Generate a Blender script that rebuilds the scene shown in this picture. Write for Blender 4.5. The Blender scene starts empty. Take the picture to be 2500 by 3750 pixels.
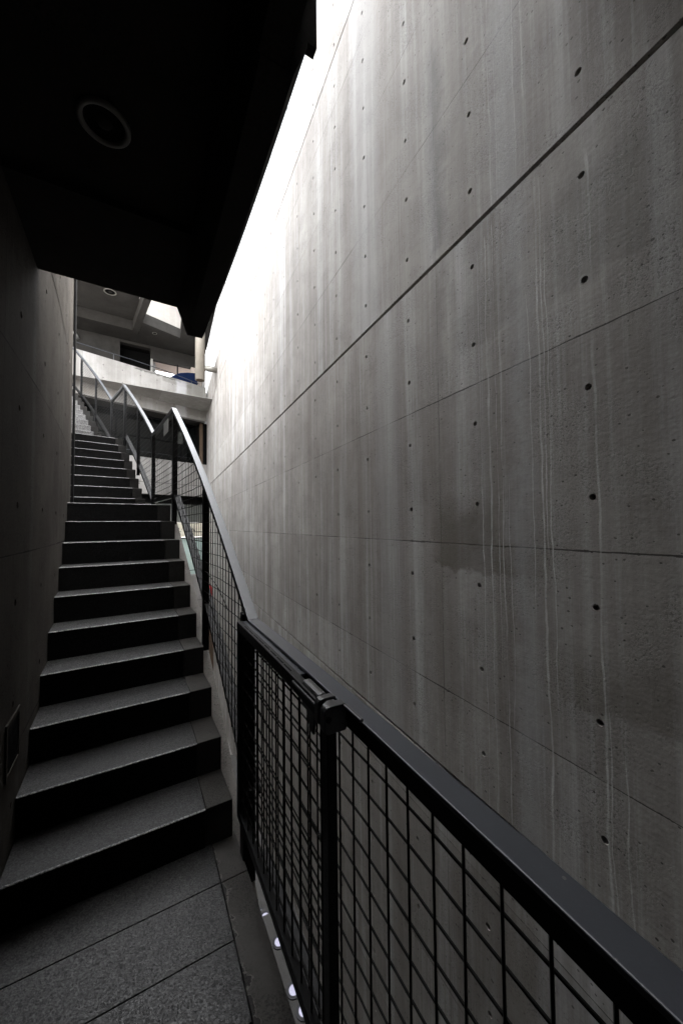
import bpy, math, random
from mathutils import Vector, Matrix
random.seed(7)
S = bpy.context.scene
# ------------------------------------------------------------------ camera
EYE = Vector((0.0, 0.0, 0.0))               # eye level is z = 0; the near landing lies 1.63 m below it
YAW, PITCH, ROLL = 0.4516, 0.0359, -0.0106
cam = bpy.data.cameras.new("camera")
co = bpy.data.objects.new("camera", cam); S.collection.objects.link(co)
fwd = Vector((math.sin(YAW)*math.cos(PITCH), math.cos(YAW)*math.cos(PITCH), math.sin(PITCH)))
r0 = Vector((math.cos(YAW), -math.sin(YAW), 0)); u0 = r0.cross(fwd)
right = r0*math.cos(ROLL) + u0*math.sin(ROLL); up = -r0*math.sin(ROLL) + u0*math.cos(ROLL)
M = Matrix((right, up, -fwd)).transposed().to_4x4(); M.translation = EYE
co.matrix_world = M
cam.sensor_fit = 'HORIZONTAL'; cam.sensor_width = 24.0; cam.lens = 24.0*1317.67/2500.0
cam.clip_start = 0.02; cam.clip_end = 2000
S.camera = co
# ------------------------------------------------------------------ world, sun, exposure
SUN_EL, SUN_AZ = math.radians(60), math.radians(102)     # azimuth clockwise from +y
w = bpy.data.worlds.new("World"); S.world = w; w.use_nodes = True
nt = w.node_tree; nt.nodes.clear()
sky = nt.nodes.new('ShaderNodeTexSky'); sky.sky_type = 'NISHITA'; sky.sun_disc = False
sky.sun_elevation = SUN_EL; sky.sun_rotation = SUN_AZ; sky.dust_density = 4.0; sky.air_density = 1.0; sky.ozone_density = 1.0
hs = nt.nodes.new('ShaderNodeHueSaturation'); hs.inputs['Saturation'].default_value = 0.10   # overcast: nearly grey
bg = nt.nodes.new('ShaderNodeBackground'); bg.inputs['Strength'].default_value = 0.15
wo = nt.nodes.new('ShaderNodeOutputWorld')
nt.links.new(sky.outputs[0], hs.inputs['Color']); nt.links.new(hs.outputs[0], bg.inputs['Color']); nt.links.new(bg.outputs[0], wo.inputs[0])
sl = bpy.data.lights.new("sun", 'SUN'); sl.energy = 1.2; sl.angle = math.radians(11); sl.color = (1.0, 0.97, 0.92)
so = bpy.data.objects.new("sun", sl); S.collection.objects.link(so)
sd = Vector((math.sin(SUN_AZ)*math.cos(SUN_EL), math.cos(SUN_AZ)*math.cos(SUN_EL), math.sin(SUN_EL)))
so.rotation_euler = sd.to_track_quat('Z', 'Y').to_euler(); so.location = (0, 0, 30)
S.view_settings.view_transform = 'Standard'; S.view_settings.look = 'None'; S.view_settings.gamma = 1
S.view_settings.exposure = 4.3
S.render.engine = 'CYCLES'
S.cycles.max_bounces = 10; S.cycles.diffuse_bounces = 5; S.cycles.glossy_bounces = 3
S.cycles.use_denoising = True; S.cycles.sample_clamp_indirect = 4.0

# ------------------------------------------------------------------ mesh helper
class MB:
    def __init__(s): s.v = []; s.f = []; s.m = []
    def add(s, vs, fs, mi=0):
        o = len(s.v); s.v += [tuple(p) for p in vs]
        for f in fs: s.f.append(tuple(i+o for i in f)); s.m.append(mi)
        return s
    def hexa(s, p, mi=0):        # p: 4 bottom then 4 top
        return s.add(p, [(3,2,1,0),(4,5,6,7),(0,1,5,4),(1,2,6,5),(2,3,7,6),(3,0,4,7)], mi)
    def box(s, x0, x1, y0, y1, z0, z1, mi=0):
        return s.hexa([(x0,y0,z0),(x1,y0,z0),(x1,y1,z0),(x0,y1,z0),(x0,y0,z1),(x1,y0,z1),(x1,y1,z1),(x0,y1,z1)], mi)
    def obox(s, o, d, L, W, z0, z1, mi=0):   # oriented box: origin, unit dir, length, width to the left
        d = Vector((d[0], d[1])); n = Vector((-d[1], d[0])); o = Vector((o[0], o[1]))
        q = [o, o+d*L, o+d*L+n*W, o+n*W]
        return s.hexa([(p[0],p[1],z0) for p in q]+[(p[0],p[1],z1) for p in q], mi)
    def arc(s, R0, R1, a0, a1, zb, zt, n=8, mi=0):   # curved bar; zb, zt numbers or functions of the angle
        fb = zb if callable(zb) else (lambda a: zb); ft = zt if callable(zt) else (lambda a: zt)
        V = []
        for i in range(n+1):
            a = a0+(a1-a0)*i/n
            for R, f in ((R0,fb),(R1,fb),(R1,ft),(R0,ft)): V.append(P(R, a, f(a)))
        F = []
        for i in range(n):
            b = 4*i
            for k in range(4): F.append((b+k, b+4+k, b+4+(k+1)%4, b+(k+1)%4))
        F.append((0,1,2,3)); e = 4*n; F.append((e+3,e+2,e+1,e))
        return s.add(V, F, mi)
    def tube(s, pts, r, n=6, mi=0, cap=True):
        pts = [Vector(p) for p in pts]; V = []; F = []
        for i, p in enumerate(pts):
            t = (pts[min(i+1,len(pts)-1)]-pts[max(i-1,0)]).normalized()
            a = t.orthogonal().normalized() if abs(t.z) < .9 else Vector((1,0,0)) - t*t.x
            if abs(t.z) < .9: a = Vector((0,0,1)) - t*t.z
            a.normalize(); b = t.cross(a)
            rr = r[i] if isinstance(r, (list, tuple)) else r
            for k in range(n):
                th = 2*math.pi*(k+.5)/n; V.append(p + a*(rr*math.cos(th)) + b*(rr*math.sin(th)))
        for i in range(len(pts)-1):
            for k in range(n): F.append((i*n+k, i*n+(k+1)%n, (i+1)*n+(k+1)%n, (i+1)*n+k))
        if cap: F.append(tuple(reversed(range(n)))); F.append(tuple((len(pts)-1)*n+k for k in range(n)))
        return s.add(V, F, mi)
    def build(s, name, mats, parent=None, smooth=False, bevel=0.0, loc=None):
        me = bpy.data.meshes.new(name); me.from_pydata(s.v, [], s.f); me.update()
        if not isinstance(mats, (list, tuple)): mats = [mats]
        for m in mats: me.materials.append(m)
        for p, mi in zip(me.polygons, s.m): p.material_index = mi; p.use_smooth = smooth
        o = bpy.data.objects.new(name, me); S.collection.objects.link(o)
        if parent: o.parent = parent
        if bevel:
            b = o.modifiers.new("bevel", 'BEVEL'); b.width = bevel; b.segments = 2; b.limit_method = 'ANGLE'
        return o
CX, CY = -31.02, -0.341                      # axis of the round building
def P(R, a, z): return Vector((CX+R*math.cos(a), CY+R*math.sin(a), z))
def tag(o, label=None, cat=None, group=None, kind=None):
    for k, v in (('label',label),('category',cat),('group',group),('kind',kind)):
        if v: o[k] = v
    return o
def thing(name, label, cat, loc=(0,0,0), rz=0, group=None):
    o = bpy.data.objects.new(name, None); S.collection.objects.link(o); o.location = loc; o.rotation_euler = (0,0,rz)
    o.empty_display_size = .2
    return tag(o, label, cat, group)

# ------------------------------------------------------------------ materials
class N:
    def __init__(s, name):
        s.m = bpy.data.materials.new(name); s.m.use_nodes = True; s.t = s.m.node_tree; s.t.nodes.clear()
        s.out = s.t.nodes.new('ShaderNodeOutputMaterial'); s.b = s.t.nodes.new('ShaderNodeBsdfPrincipled')
        s.t.links.new(s.b.outputs[0], s.out.inputs[0])
    def n(s, typ, **kw):
        x = s.t.nodes.new(typ)
        for k, v in kw.items(): setattr(x, k, v)
        return x
    def l(s, a, b): s.t.links.new(a, b)
    def val(s, x, i):
        if isinstance(x, (int, float)): i.default_value = x
        else: s.l(x, i)
    def math(s, op, a, b=0.0, c=None, clamp=False):
        x = s.n('ShaderNodeMath', operation=op, use_clamp=clamp); s.val(a, x.inputs[0]); s.val(b, x.inputs[1])
        if c is not None: s.val(c, x.inputs[2])
        return x.outputs[0]
    def coord(s): return s.n('ShaderNodeTexCoord').outputs['Object']
    def mapping(s, vec, scale, loc=(0,0,0)):
        x = s.n('ShaderNodeMapping'); s.l(vec, x.inputs[0]); x.inputs['Scale'].default_value = scale; x.inputs['Location'].default_value = loc
        return x.outputs[0]
    def noise(s, vec, scale, detail=4, rough=.55):
        x = s.n('ShaderNodeTexNoise'); s.l(vec, x.inputs['Vector']); x.inputs['Scale'].default_value = scale
        x.inputs['Detail'].default_value = detail; x.inputs['Roughness'].default_value = rough
        return x.outputs[0]
    def voro(s, vec, scale):
        x = s.n('ShaderNodeTexVoronoi'); s.l(vec, x.inputs['Vector']); x.inputs['Scale'].default_value = scale
        return x
    def ramp(s, v, lo, hi, a=0.0, b=1.0):
        x = s.n('ShaderNodeMapRange'); s.val(v, x.inputs[0]); x.inputs[1].default_value = lo; x.inputs[2].default_value = hi
        x.inputs[3].default_value = a; x.inputs[4].default_value = b; x.clamp = True
        return x.outputs[0]
    def mix(s, f, a, b):
        x = s.n('ShaderNodeMix', data_type='RGBA'); s.val(f, x.inputs[0])
        for v, i in ((a, 6), (b, 7)):
            if isinstance(v, tuple): x.inputs[i].default_value = (*v, 1)
            else: s.l(v, x.inputs[i])
        return x.outputs[2]
    def bump(s, h, strength=.3, dist=.01, base=None):
        x = s.n('ShaderNodeBump'); s.l(h, x.inputs['Height']); x.inputs['Strength'].default_value = strength; x.inputs['Distance'].default_value = dist
        if base: s.l(base, x.inputs['Normal'])
        return x.outputs[0]

def concrete(name, base, warm=0.03, streak=.5, pores=.6, ax='YZ', joints=None, drips=None, stain_shade_patches=None, dots=None, rough=.72, spec=.3, grime=.35):
    """board of cast concrete. ax: which object axes run along the wall; joints: (horizontal step, z0, vertical step, y0)."""
    k = N(name); c = k.coord(); sep = k.n('ShaderNodeSeparateXYZ'); k.l(c, sep.inputs[0])
    U = {'Y': sep.outputs[1], 'X': sep.outputs[0]}[ax[0]]; Zc = sep.outputs[2]
    # each lift of the wall (between the open joints) was cast on its own: shift the pattern from lift to lift
    lift = k.math('ADD', k.math('ADD', k.math('GREATER_THAN', Zc, 1.68), k.math('GREATER_THAN', Zc, 4.93)), k.math('GREATER_THAN', Zc, -1.51))
    cb = k.n('ShaderNodeCombineXYZ'); k.l(k.math('MULTIPLY', lift, 7.3), cb.inputs[0]); k.l(k.math('MULTIPLY', lift, 3.1), cb.inputs[1])
    va = k.n('ShaderNodeVectorMath', operation='ADD'); k.l(c, va.inputs[0]); k.l(cb.outputs[0], va.inputs[1]); cl_ = va.outputs[0]
    big = k.noise(c, .9, 5, .6); cloud = k.noise(cl_, 1.7, 9, .72); mid = k.noise(c, 5.5, 9, .72); fine = k.noise(c, 70, 5, .75)
    brush = k.noise(k.mapping(c, (6, 6, 55)), 1.3, 4, .65)
    env = k.ramp(k.noise(k.mapping(cl_, (1.5, 1.5, .3), (2,5,1)), 1.0, 4, .6), .36, .62)
    st1 = k.noise(k.mapping(cl_, (3.2, 3.2, .10)), 1.6, 7, .68)
    st2 = k.noise(k.mapping(cl_, (30, 30, .5), (3,3,1)), 1.5, 5, .65)
    b = base; col = (b*(1+warm), b, b*(1-1.6*warm)); cool = (b*1.9, b*1.92, b*1.93); dark = (b*.36*(1+warm*2), b*.345, b*.31)
    x = k.mix(k.ramp(big, .35, .7, 0, .5), col, dark)
    x = k.mix(k.math('MULTIPLY', k.ramp(cloud, .44, .74), grime), x, dark)
    x = k.mix(k.math('MULTIPLY', k.ramp(mid, .48, .78), grime*.8), x, dark)
    x = k.mix(k.math('MULTIPLY', k.ramp(st1, .50, .70), streak*.85), x, cool)
    x = k.mix(k.math('MULTIPLY', k.ramp(st1, .46, .28), streak*.8), x, dark)
    x = k.mix(k.math('MULTIPLY', k.math('MULTIPLY', k.ramp(st2, .52, .74), env), streak*.6), x, cool)
    x = k.mix(k.math('MULTIPLY', k.math('MULTIPLY', k.ramp(st2, .48, .26), env), streak*.5), x, dark)
    x = k.mix(k.ramp(fine, .35, .75, 0, .28), x, dark)
    x = k.mix(k.ramp(brush, .5, .75, 0, .16), x, dark)
    h = k.math('MULTIPLY', mid, .5); h = k.math('ADD', h, k.math('MULTIPLY', fine, .16)); h = k.math('ADD', h, k.math('MULTIPLY', brush, .12)); h = k.math('ADD', h, k.math('MULTIPLY', cloud, 1.2))
    rough_ = k.math('MULTIPLY', k.ramp(k.noise(cl_, 2.6, 6, .65), .47, .60), k.ramp(k.noise(c, 95, 4, .8), .47, .60))
    x = k.mix(k.math('MULTIPLY', rough_, grime*1.25), x, (b*.28, b*.27, b*.25)); h = k.math('SUBTRACT', h, k.math('MULTIPLY', rough_, .25))
    # air holes, thick in some patches and nearly absent in others
    for sc, th, seed, frac in ((19, .11, 0, .22), (40, .17, 3, .30), (85, .24, 5, .34)):
        v = k.voro(k.mapping(c, (1,1,1.25), (seed, seed*.3, seed*.7)), sc); cs = k.n('ShaderNodeSeparateColor'); k.l(v.outputs['Color'], cs.inputs[0])
        dens = k.math('ADD', cs.outputs[0], k.math('MULTIPLY', k.math('SUBTRACT', cloud, .5), -1.7))
        d2 = k.math('ADD', v.outputs['Distance'], k.math('MULTIPLY', k.math('SUBTRACT', fine, .5), .3))
        pm = k.math('MULTIPLY', k.math('LESS_THAN', d2, k.math('MULTIPLY', cs.outputs[2], th*1.5)), k.math('LESS_THAN', dens, frac))
        x = k.mix(k.math('MULTIPLY', pm, pores), x, (b*.12, b*.11, b*.10)); h = k.math('SUBTRACT', h, k.math('MULTIPLY', pm, .6))
    if joints:
        hs_, z0, vs_, y0, wd = joints
        wob = k.math('MULTIPLY', k.math('SUBTRACT', k.noise(c, 14, 3), .5), .007)
        def line(v, step, o, wth):
            t = k.math('DIVIDE', k.math('SUBTRACT', k.math('ADD', v, wob), o), step)
            return k.math('LESS_THAN', k.math('MULTIPLY', k.math('ABSOLUTE', k.math('SUBTRACT', t, k.math('ROUND', t))), step), wth)
        def cell(v, step, o): return k.math('FLOOR', k.math('DIVIDE', k.math('SUBTRACT', v, o), step))
        wv = k.math('ADD', k.ramp(k.noise(c, 2.2, 3), .36, .66, wd*.15, wd), k.ramp(k.noise(c, 13, 4, .7), .58, .74, 0, wd*1.1))
        j = k.math('MAXIMUM', line(Zc, hs_, z0, wv), k.math('MULTIPLY', line(U, vs_, y0, k.math('MULTIPLY', wv, .7)), .75))
        cid = k.n('ShaderNodeCombineXYZ'); k.l(cell(U, vs_, y0), cid.inputs[0]); k.l(cell(Zc, hs_, z0), cid.inputs[1])
        wn = k.n('ShaderNodeTexWhiteNoise', noise_dimensions='2D'); k.l(cid.outputs[0], wn.inputs[0])
        x = k.mix(k.ramp(wn.outputs[0], 0, 1, 0, .30), x, dark)
        x = k.mix(k.math('MULTIPLY', j, .88), x, (b*.1, b*.09, b*.08)); h = k.math('SUBTRACT', h, k.math('MULTIPLY', j, 1.0))
    if dots:
        su, ou, szz, oz, rad = dots
        tu = k.math('DIVIDE', k.math('SUBTRACT', U, ou), su); tz = k.math('DIVIDE', k.math('SUBTRACT', Zc, oz), szz)
        du = k.math('MULTIPLY', k.math('SUBTRACT', tu, k.math('ROUND', tu)), su); dz = k.math('MULTIPLY', k.math('SUBTRACT', tz, k.math('ROUND', tz)), szz)
        dd = k.math('SQRT', k.math('ADD', k.math('MULTIPLY', du, du), k.math('MULTIPLY', dz, dz)))
        x = k.mix(k.math('MULTIPLY', k.math('LESS_THAN', dd, rad), .9), x, (b*.1, b*.09, b*.08))
    if stain_shade_patches:
        for (y0, y1, za, zb, amt, colr) in stain_shade_patches:      # soft edged blotches
            wy = k.math('ADD', U, k.math('MULTIPLY', k.math('SUBTRACT', mid, .5), .28)); wz = k.math('ADD', Zc, k.math('MULTIPLY', k.math('SUBTRACT', k.noise(c, 7, 6, .7), .5), .2))
            e = .05
            m_ = k.math('MULTIPLY', k.math('MULTIPLY', k.ramp(wy, y0-e, y0+e), k.ramp(wy, y1+e, y1-e)), k.math('MULTIPLY', k.ramp(wz, za-.012, za+.012), k.ramp(wz, zb+.09, zb-.09)))
            x = k.mix(k.math('MULTIPLY', m_, amt), x, colr)
    if drips:
        acc = None
        wy = k.math('ADD', U, k.math('MULTIPLY', k.math('SUBTRACT', k.noise(k.mapping(c, (9,9,2.2)), 1.0, 5, .62), .5), .05))
        for (y, wdt, ztop, zbot) in drips:
            q = k.math('MULTIPLY', k.ramp(k.math('ABSOLUTE', k.math('SUBTRACT', wy, y)), wdt, wdt*.35), k.math('MULTIPLY', k.ramp(Zc, ztop+.03, ztop-.03), k.ramp(Zc, zbot-.05, zbot+.05)))
            acc = q if acc is None else k.math('MAXIMUM', acc, q)
        x = k.mix(k.math('MULTIPLY', acc, k.math('MULTIPLY', k.ramp(mid, .25, .65, .25, .75), k.ramp(k.noise(k.mapping(c, (4, 4, 1.3), (5,1,2)), 1.0, 4, .6), .36, .6, .12, 1.0))), x, (b*1.75, b*1.75, b*1.7))
    k.l(x, k.b.inputs['Base Color']); k.b.inputs['Roughness'].default_value = rough; k.b.inputs['Specular IOR Level'].default_value = spec
    k.l(k.bump(h, .38, .012), k.b.inputs['Normal'])
    return k.m

def plain(name, col, rough=.5, metal=0.0, var=.25, sc=8, bump=.0, spec=.5, emit=None, estr=0.0, rv=.15):
    k = N(name); c = k.coord(); f = k.noise(c, sc, 5, .6); d = tuple(v*(1-var) for v in col); e = tuple(min(1, v*(1+var*.6)) for v in col)
    k.l(k.mix(k.ramp(f, .3, .7), d, e), k.b.inputs['Base Color'])
    k.l(k.ramp(k.noise(c, sc*3, 4), .3, .7, rough*(1-rv), min(1, rough*(1+rv))), k.b.inputs['Roughness'])
    k.b.inputs['Metallic'].default_value = metal; k.b.inputs['Specular IOR Level'].default_value = spec
    if bump: k.l(k.bump(k.noise(c, sc*6, 4), bump, .004), k.b.inputs['Normal'])
    if emit: k.b.inputs['Emission Color'].default_value = (*emit, 1); k.b.inputs['Emission Strength'].default_value = estr
    return k.m

def granite(name, base, spec=.35):
    k = N(name); c = k.coord()
    v = k.voro(c, 190); cs = k.n('ShaderNodeSeparateColor'); k.l(v.outputs['Color'], cs.inputs[0])
    v2 = k.voro(k.mapping(c, (1,1,1), (3,7,1)), 420); c2 = k.n('ShaderNodeSeparateColor'); k.l(v2.outputs['Color'], c2.inputs[0])
    big = k.noise(c, 2.0, 5, .6)
    x = k.mix(k.ramp(cs.outputs[0], .35, 1.0), (base*.35, base*.35, base*.36), (base*3.0, base*2.95, base*2.9))
    x = k.mix(k.math('MULTIPLY', k.math('GREATER_THAN', c2.outputs[1], .8), .6), x, (base*3.6, base*3.5, base*3.4))
    x = k.mix(k.ramp(big, .35, .7, 0, .5), x, (base*.5, base*.48, base*.45))
    k.l(x, k.b.inputs['Base Color'])
    k.l(k.ramp(cs.outputs[1], 0, 1, .38, .7), k.b.inputs['Roughness']); k.b.inputs['Specular IOR Level'].default_value = spec
    h = k.math('ADD', k.math('MULTIPLY', cs.outputs[0], .6), k.math('MULTIPLY', k.noise(c, 120, 3), .5))
    k.l(k.bump(h, .35, .003), k.b.inputs['Normal'])
    return k.m

DRIPS = [(1.428,.0035,1.5,-1.6),(1.375,.005,1.55,-1.7),(1.323,.003,1.6,-.7),(1.293,.0045,1.2,-1.5),(1.255,.003,.2,-1.0),
         (1.129,.0035,1.1,-.4),(1.075,.006,1.62,-1.6),(1.054,.004,1.6,-.1),(1.034,.0035,1.3,-.8),
         (.845,.006,1.55,-1.7),(1.32,.006,2.9,1.69),(1.28,.004,3.2,1.69),(1.17,.005,3.0,1.69),(1.12,.004,3.3,1.72),
         (.83,.003,-.75,-1.9),(.78,.003,-.9,-2.0)]
BROWN = (.105, .088, .066)
STAINS = [(1.33,1.80,-.27,.10,.62,BROWN),(1.08,1.30,-.26,-.10,.4,BROWN),(1.70,1.79,1.75,3.1,.6,(.13,.13,.125)),(1.725,1.775,.85,1.6,.45,(.12,.12,.11)),
          (1.13,1.235,-1.7,1.66,.42,(.46,.465,.47)),(1.15,1.30,1.70,3.6,.38,(.5,.505,.51)),(1.40,1.46,-.9,1.66,.25,(.45,.45,.45)),(2.2,2.5,-1.7,1.66,.25,(.45,.45,.45)),(2.45,2.9,1.7,4.9,.3,(.5,.5,.5)),(.62,1.0,1.0,1.5,.3,(.12,.115,.1)),(1.2,1.6,1.0,1.28,.3,(.13,.12,.105)),(.55,1.02,-.75,-.55,.35,BROWN)]
M_wall = concrete("cast_concrete_wall", .41, warm=.05, streak=.72, pores=.8, grime=.5, joints=(.9, -.1185, 1.8, -.036, .0042), drips=DRIPS, stain_shade_patches=STAINS)
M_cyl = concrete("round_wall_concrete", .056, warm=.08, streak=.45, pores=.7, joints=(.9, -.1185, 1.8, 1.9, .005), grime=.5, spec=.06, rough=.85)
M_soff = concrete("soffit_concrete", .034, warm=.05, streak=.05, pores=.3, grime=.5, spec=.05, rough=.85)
M_fac1 = concrete("stained_shaded_parapet", .33, warm=.03, streak=.3, pores=.25, ax='XZ', joints=(20, .3, 1.8, -.9, .006), dots=(.6, -.3, .45, 5.22, .016), grime=.25,
    stain_shade_patches=[(-2.9,-1.2,5.86,5.96,.8,(.04,.04,.036)),(-1.9,-.7,5.70,5.90,.45,(.10,.095,.08)),(-.86,.2,4.6,6.2,.45,(.15,.145,.125)),(-4.5,-3.6,4.5,4.75,.3,(.2,.16,.11)),(-1.35,-.95,4.4,5.9,.5,(.5,.5,.52))])  # grey patch at the right end paints the straight wall's shadow
M_well = concrete("light_well_concrete", .42, warm=.05, streak=.1, pores=.2, ax='XZ', grime=.15)
M_fac = concrete("facade_concrete", .34, warm=.03, streak=.25, pores=.25, ax='XZ', joints=(20, .3, 1.8, -.9, .006), dots=(.6, -.3, .45, 5.22, .016), grime=.25)
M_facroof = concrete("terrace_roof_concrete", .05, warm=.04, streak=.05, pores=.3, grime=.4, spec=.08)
M_hole = plain("tie_hole_mortar", (.03,.028,.025), .9, var=.4, sc=60)
M_groove = plain("joint_shadow_dirt", (.035,.03,.028), .9, var=.4, sc=30)
M_kerb = concrete("kerb_concrete", .026, warm=.04, streak=.0, pores=.5, grime=.8, spec=.12)
def chipped(name, base):
    m = concrete(name, base, warm=.05, streak=0, pores=.5, grime=.7); t = m.node_tree; k = N.__new__(N); k.m = m; k.t = t
    bs = [n for n in t.nodes if n.type == 'BSDF_PRINCIPLED'][0]; src = bs.inputs['Base Color'].links[0].from_socket
    c = k.coord(); sp = k.n('ShaderNodeSeparateXYZ'); k.l(c, sp.inputs[0])
    ax_ = k.math('ADD', sp.outputs[0], -CX); ay_ = k.math('ADD', sp.outputs[1], -CY)
    rr = k.math('SQRT', k.math('ADD', k.math('MULTIPLY', ax_, ax_), k.math('MULTIPLY', ay_, ay_)))
    edge = k.ramp(rr, 31.326, 31.385, 0, .34)
    nz = k.noise(c, 17, 5, .55)
    chip = k.math('GREATER_THAN', nz, k.math('ADD', edge, .50)); rim = k.math('SUBTRACT', k.math('GREATER_THAN', nz, k.math('ADD', edge, .465)), chip)
    k.l(k.mix(k.math('MULTIPLY', rim, .5), k.mix(k.math('MULTIPLY', chip, .85), src, (base*.22, base*.21, base*.2)), (base*2.2, base*2.1, base*1.9)), bs.inputs['Base Color'])
    return m
M_endtop = concrete("end_block_top", .045, warm=.06, streak=.0, pores=.5, grime=.7, spec=.2)
M_gran = granite("black_granite_tread", .0115)
M_riser = granite("shaded_riser_granite", .004, spec=.05)  # granite darkened for vertical faces: shade on the risers put into colour
M_riser3 = granite("sunlit_riser_stone", .085, spec=.1)  # brighter copies of the step stone paint the daylight on the top flight
M_gran3 = granite("sunlit_grey_stone", .15)
M_nose = granite("nosing_sky_glint", .11)  # pale edge strip: sky highlight along the nosings painted as stone colour
M_pave = granite("granite_paving", .0165)
M_steel = plain("black_painted_steel", (.0048,.0048,.0052), .42, var=.35, sc=14, bump=.05, spec=.14)
def worn_paint(name, col, rough):
    k = N(name); c = k.coord(); v = k.voro(c, 55); cs = k.n('ShaderNodeSeparateColor'); k.l(v.outputs['Color'], cs.inputs[0])
    f = k.noise(c, 9, 6, .6); fn_ = k.noise(c, 220, 3, .6)
    chip = k.math('MULTIPLY', k.math('LESS_THAN', k.math('ADD', v.outputs['Distance'], k.math('MULTIPLY', fn_, .12)), .2), k.math('LESS_THAN', cs.outputs[0], .035))
    x = k.mix(k.ramp(f, .3, .7), tuple(q*.9 for q in col), tuple(q*1.12 for q in col))
    x = k.mix(k.math('MULTIPLY', chip, .8), x, (.12,.115,.11)); x = k.mix(k.ramp(fn_, .6, .75, 0, .3), x, tuple(q*1.8 for q in col))
    k.l(x, k.b.inputs['Base Color']); k.l(k.ramp(k.noise(c, 3, 3), .3, .7, rough*.94, rough*1.06), k.b.inputs['Roughness'])
    k.b.inputs['Specular IOR Level'].default_value = .45
    k.l(k.bump(k.math('ADD', k.math('MULTIPLY', fn_, .2), k.math('MULTIPLY', chip, -.5)), .25, .002), k.b.inputs['Normal'])
    return k.m
M_plate = worn_paint("handrail_paint", (.040,.043,.050), .33)
M_wire = plain("wire_mesh_steel", (.005,.0045,.004), .5, var=.5, sc=40, spec=.15)
M_dark = plain("dark_interior", (.004,.004,.004), .7, var=.4, spec=.05)
M_white = plain("white_paint", (.34,.33,.31), .5, var=.1)

# ------------------------------------------------------------------ right concrete wall: real tie holes and open joints
WX, WTOP, WBOT, WY0, WY1 = 1.549, 5.95, -5.9, -6.1, 18.2
def hole_cell(mb, q, uv, hole, r, depth, nrm, n=16):
    r *= random.uniform(.86, 1.06)
    """q(u,v) -> point; uv = (u0,u1,v0,v1); hole=(u,v) or None; nrm(u,v)= outward normal"""
    u0_, u1_, v0, v1 = uv
    if hole is None:
        mb.add([q(u0_,v0), q(u1_,v0), q(u1_,v1), q(u0_,v1)], [(0,1,2,3)]); return
    hu, hv = hole; hu += random.uniform(-.004,.004); hv += random.uniform(-.004,.004); O = []; I = []; B = []
    for k in range(n):
        t = 2*math.pi*(k+.5)/n; c, s_ = math.cos(t), math.sin(t)
        k_ = min(((u1_-hu) if c > 0 else (hu-u0_))/max(1e-6, abs(c)), ((v1-hv) if s_ > 0 else (hv-v0))/max(1e-6, abs(s_)))
        ox, oy = hu+c*k_, hv+s_*k_
        O.append((ox, oy)); I.append((hu+c*r, hv+s_*r))
    # put true corners in
    corners = {}
    for cu, cv in ((u0_,v0),(u1_,v0),(u1_,v1),(u0_,v1)):
        i = min(range(n), key=lambda k: (O[k][0]-cu)**2+(O[k][1]-cv)**2); O[i] = (cu, cv)
    Ov = [q(*p) for p in O]; Iv = [q(*p) for p in I]
    Dv = [q(*p) - nrm(*p)*depth for p in I]
    F = [(k, (k+1) % n, n+(k+1) % n, n+k) for k in range(n)]
    mb.add(Ov+Iv, F)
    mb.add(Iv+Dv, [(k, (k+1) % n, n+(k+1) % n, n+k) for k in range(n)])
    mb.add(Dv, [tuple(range(n))], 1)
HZ = [.5565-.45*j for j in range(-13, 15)]
def rows(zmin, zmax, grooves):
    out = []
    for z in HZ:
        segs = [(z-.225, z+.225)]
        for g, wd in grooves:
            ns = []
            for a, b in segs:
                if g+wd/2 <= a or g-wd/2 >= b: ns.append((a, b))
                else:
                    if g-wd/2 > a+.001: ns.append((a, g-wd/2))
                    if g+wd/2 < b-.001: ns.append((g+wd/2, b))
            segs = ns
        for a, b in segs:
            a, b = max(a, zmin), min(b, zmax)
            if b-a > .002: out.append((a, b, z if a+.03 < z < b-.03 else None))
    return out
GRV = [(1.6815, .028), (4.93, .020), (-1.511, .022)]
mb = MB(); nx = lambda u, v: Vector((-1, 0, 0)); qw = lambda u, v: Vector((WX, u, v))
ys = [.864+.6*i for i in range(-12, 30)]
for (a, b, hz) in rows(WBOT, WTOP, GRV):
    for y in ys:
        ya, yb = max(y-.3, WY0), min(y+.3, WY1)
        if yb-ya < .01: continue
        hole_cell(mb, qw, (ya, yb, a, b), (y, hz) if hz is not None and ya+.03 < y < yb-.03 else None, .0155, .03, nx)
for g, wd in GRV:
    z0, z1, D_ = g-wd/2, g+wd/2, .03
    V = [(WX,WY0,z0),(WX,WY1,z0),(WX+D_,WY1,z0),(WX+D_,WY0,z0),(WX,WY0,z1),(WX,WY1,z1),(WX+D_,WY1,z1),(WX+D_,WY0,z1)]
    mb.add(V, [(0,1,2,3),(7,6,5,4)]); mb.add(V, [(3,2,6,7)], 1)
B_ = [(WX,WY0),(WX,WY1),(WX+.25,WY1),(WX+.25,WY0)]
V = [(x,y,WBOT) for x,y in B_]+[(x,y,WTOP) for x,y in B_]
mb.add(V, [(4,5,6,7),(1,2,6,5),(2,3,7,6),(3,0,4,7)])
wall = mb.build("concrete_wall", [M_wall, M_hole])
tag(wall, "tall straight cast concrete wall with tie holes and pale drips, right of the stairs", "wall")

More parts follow.
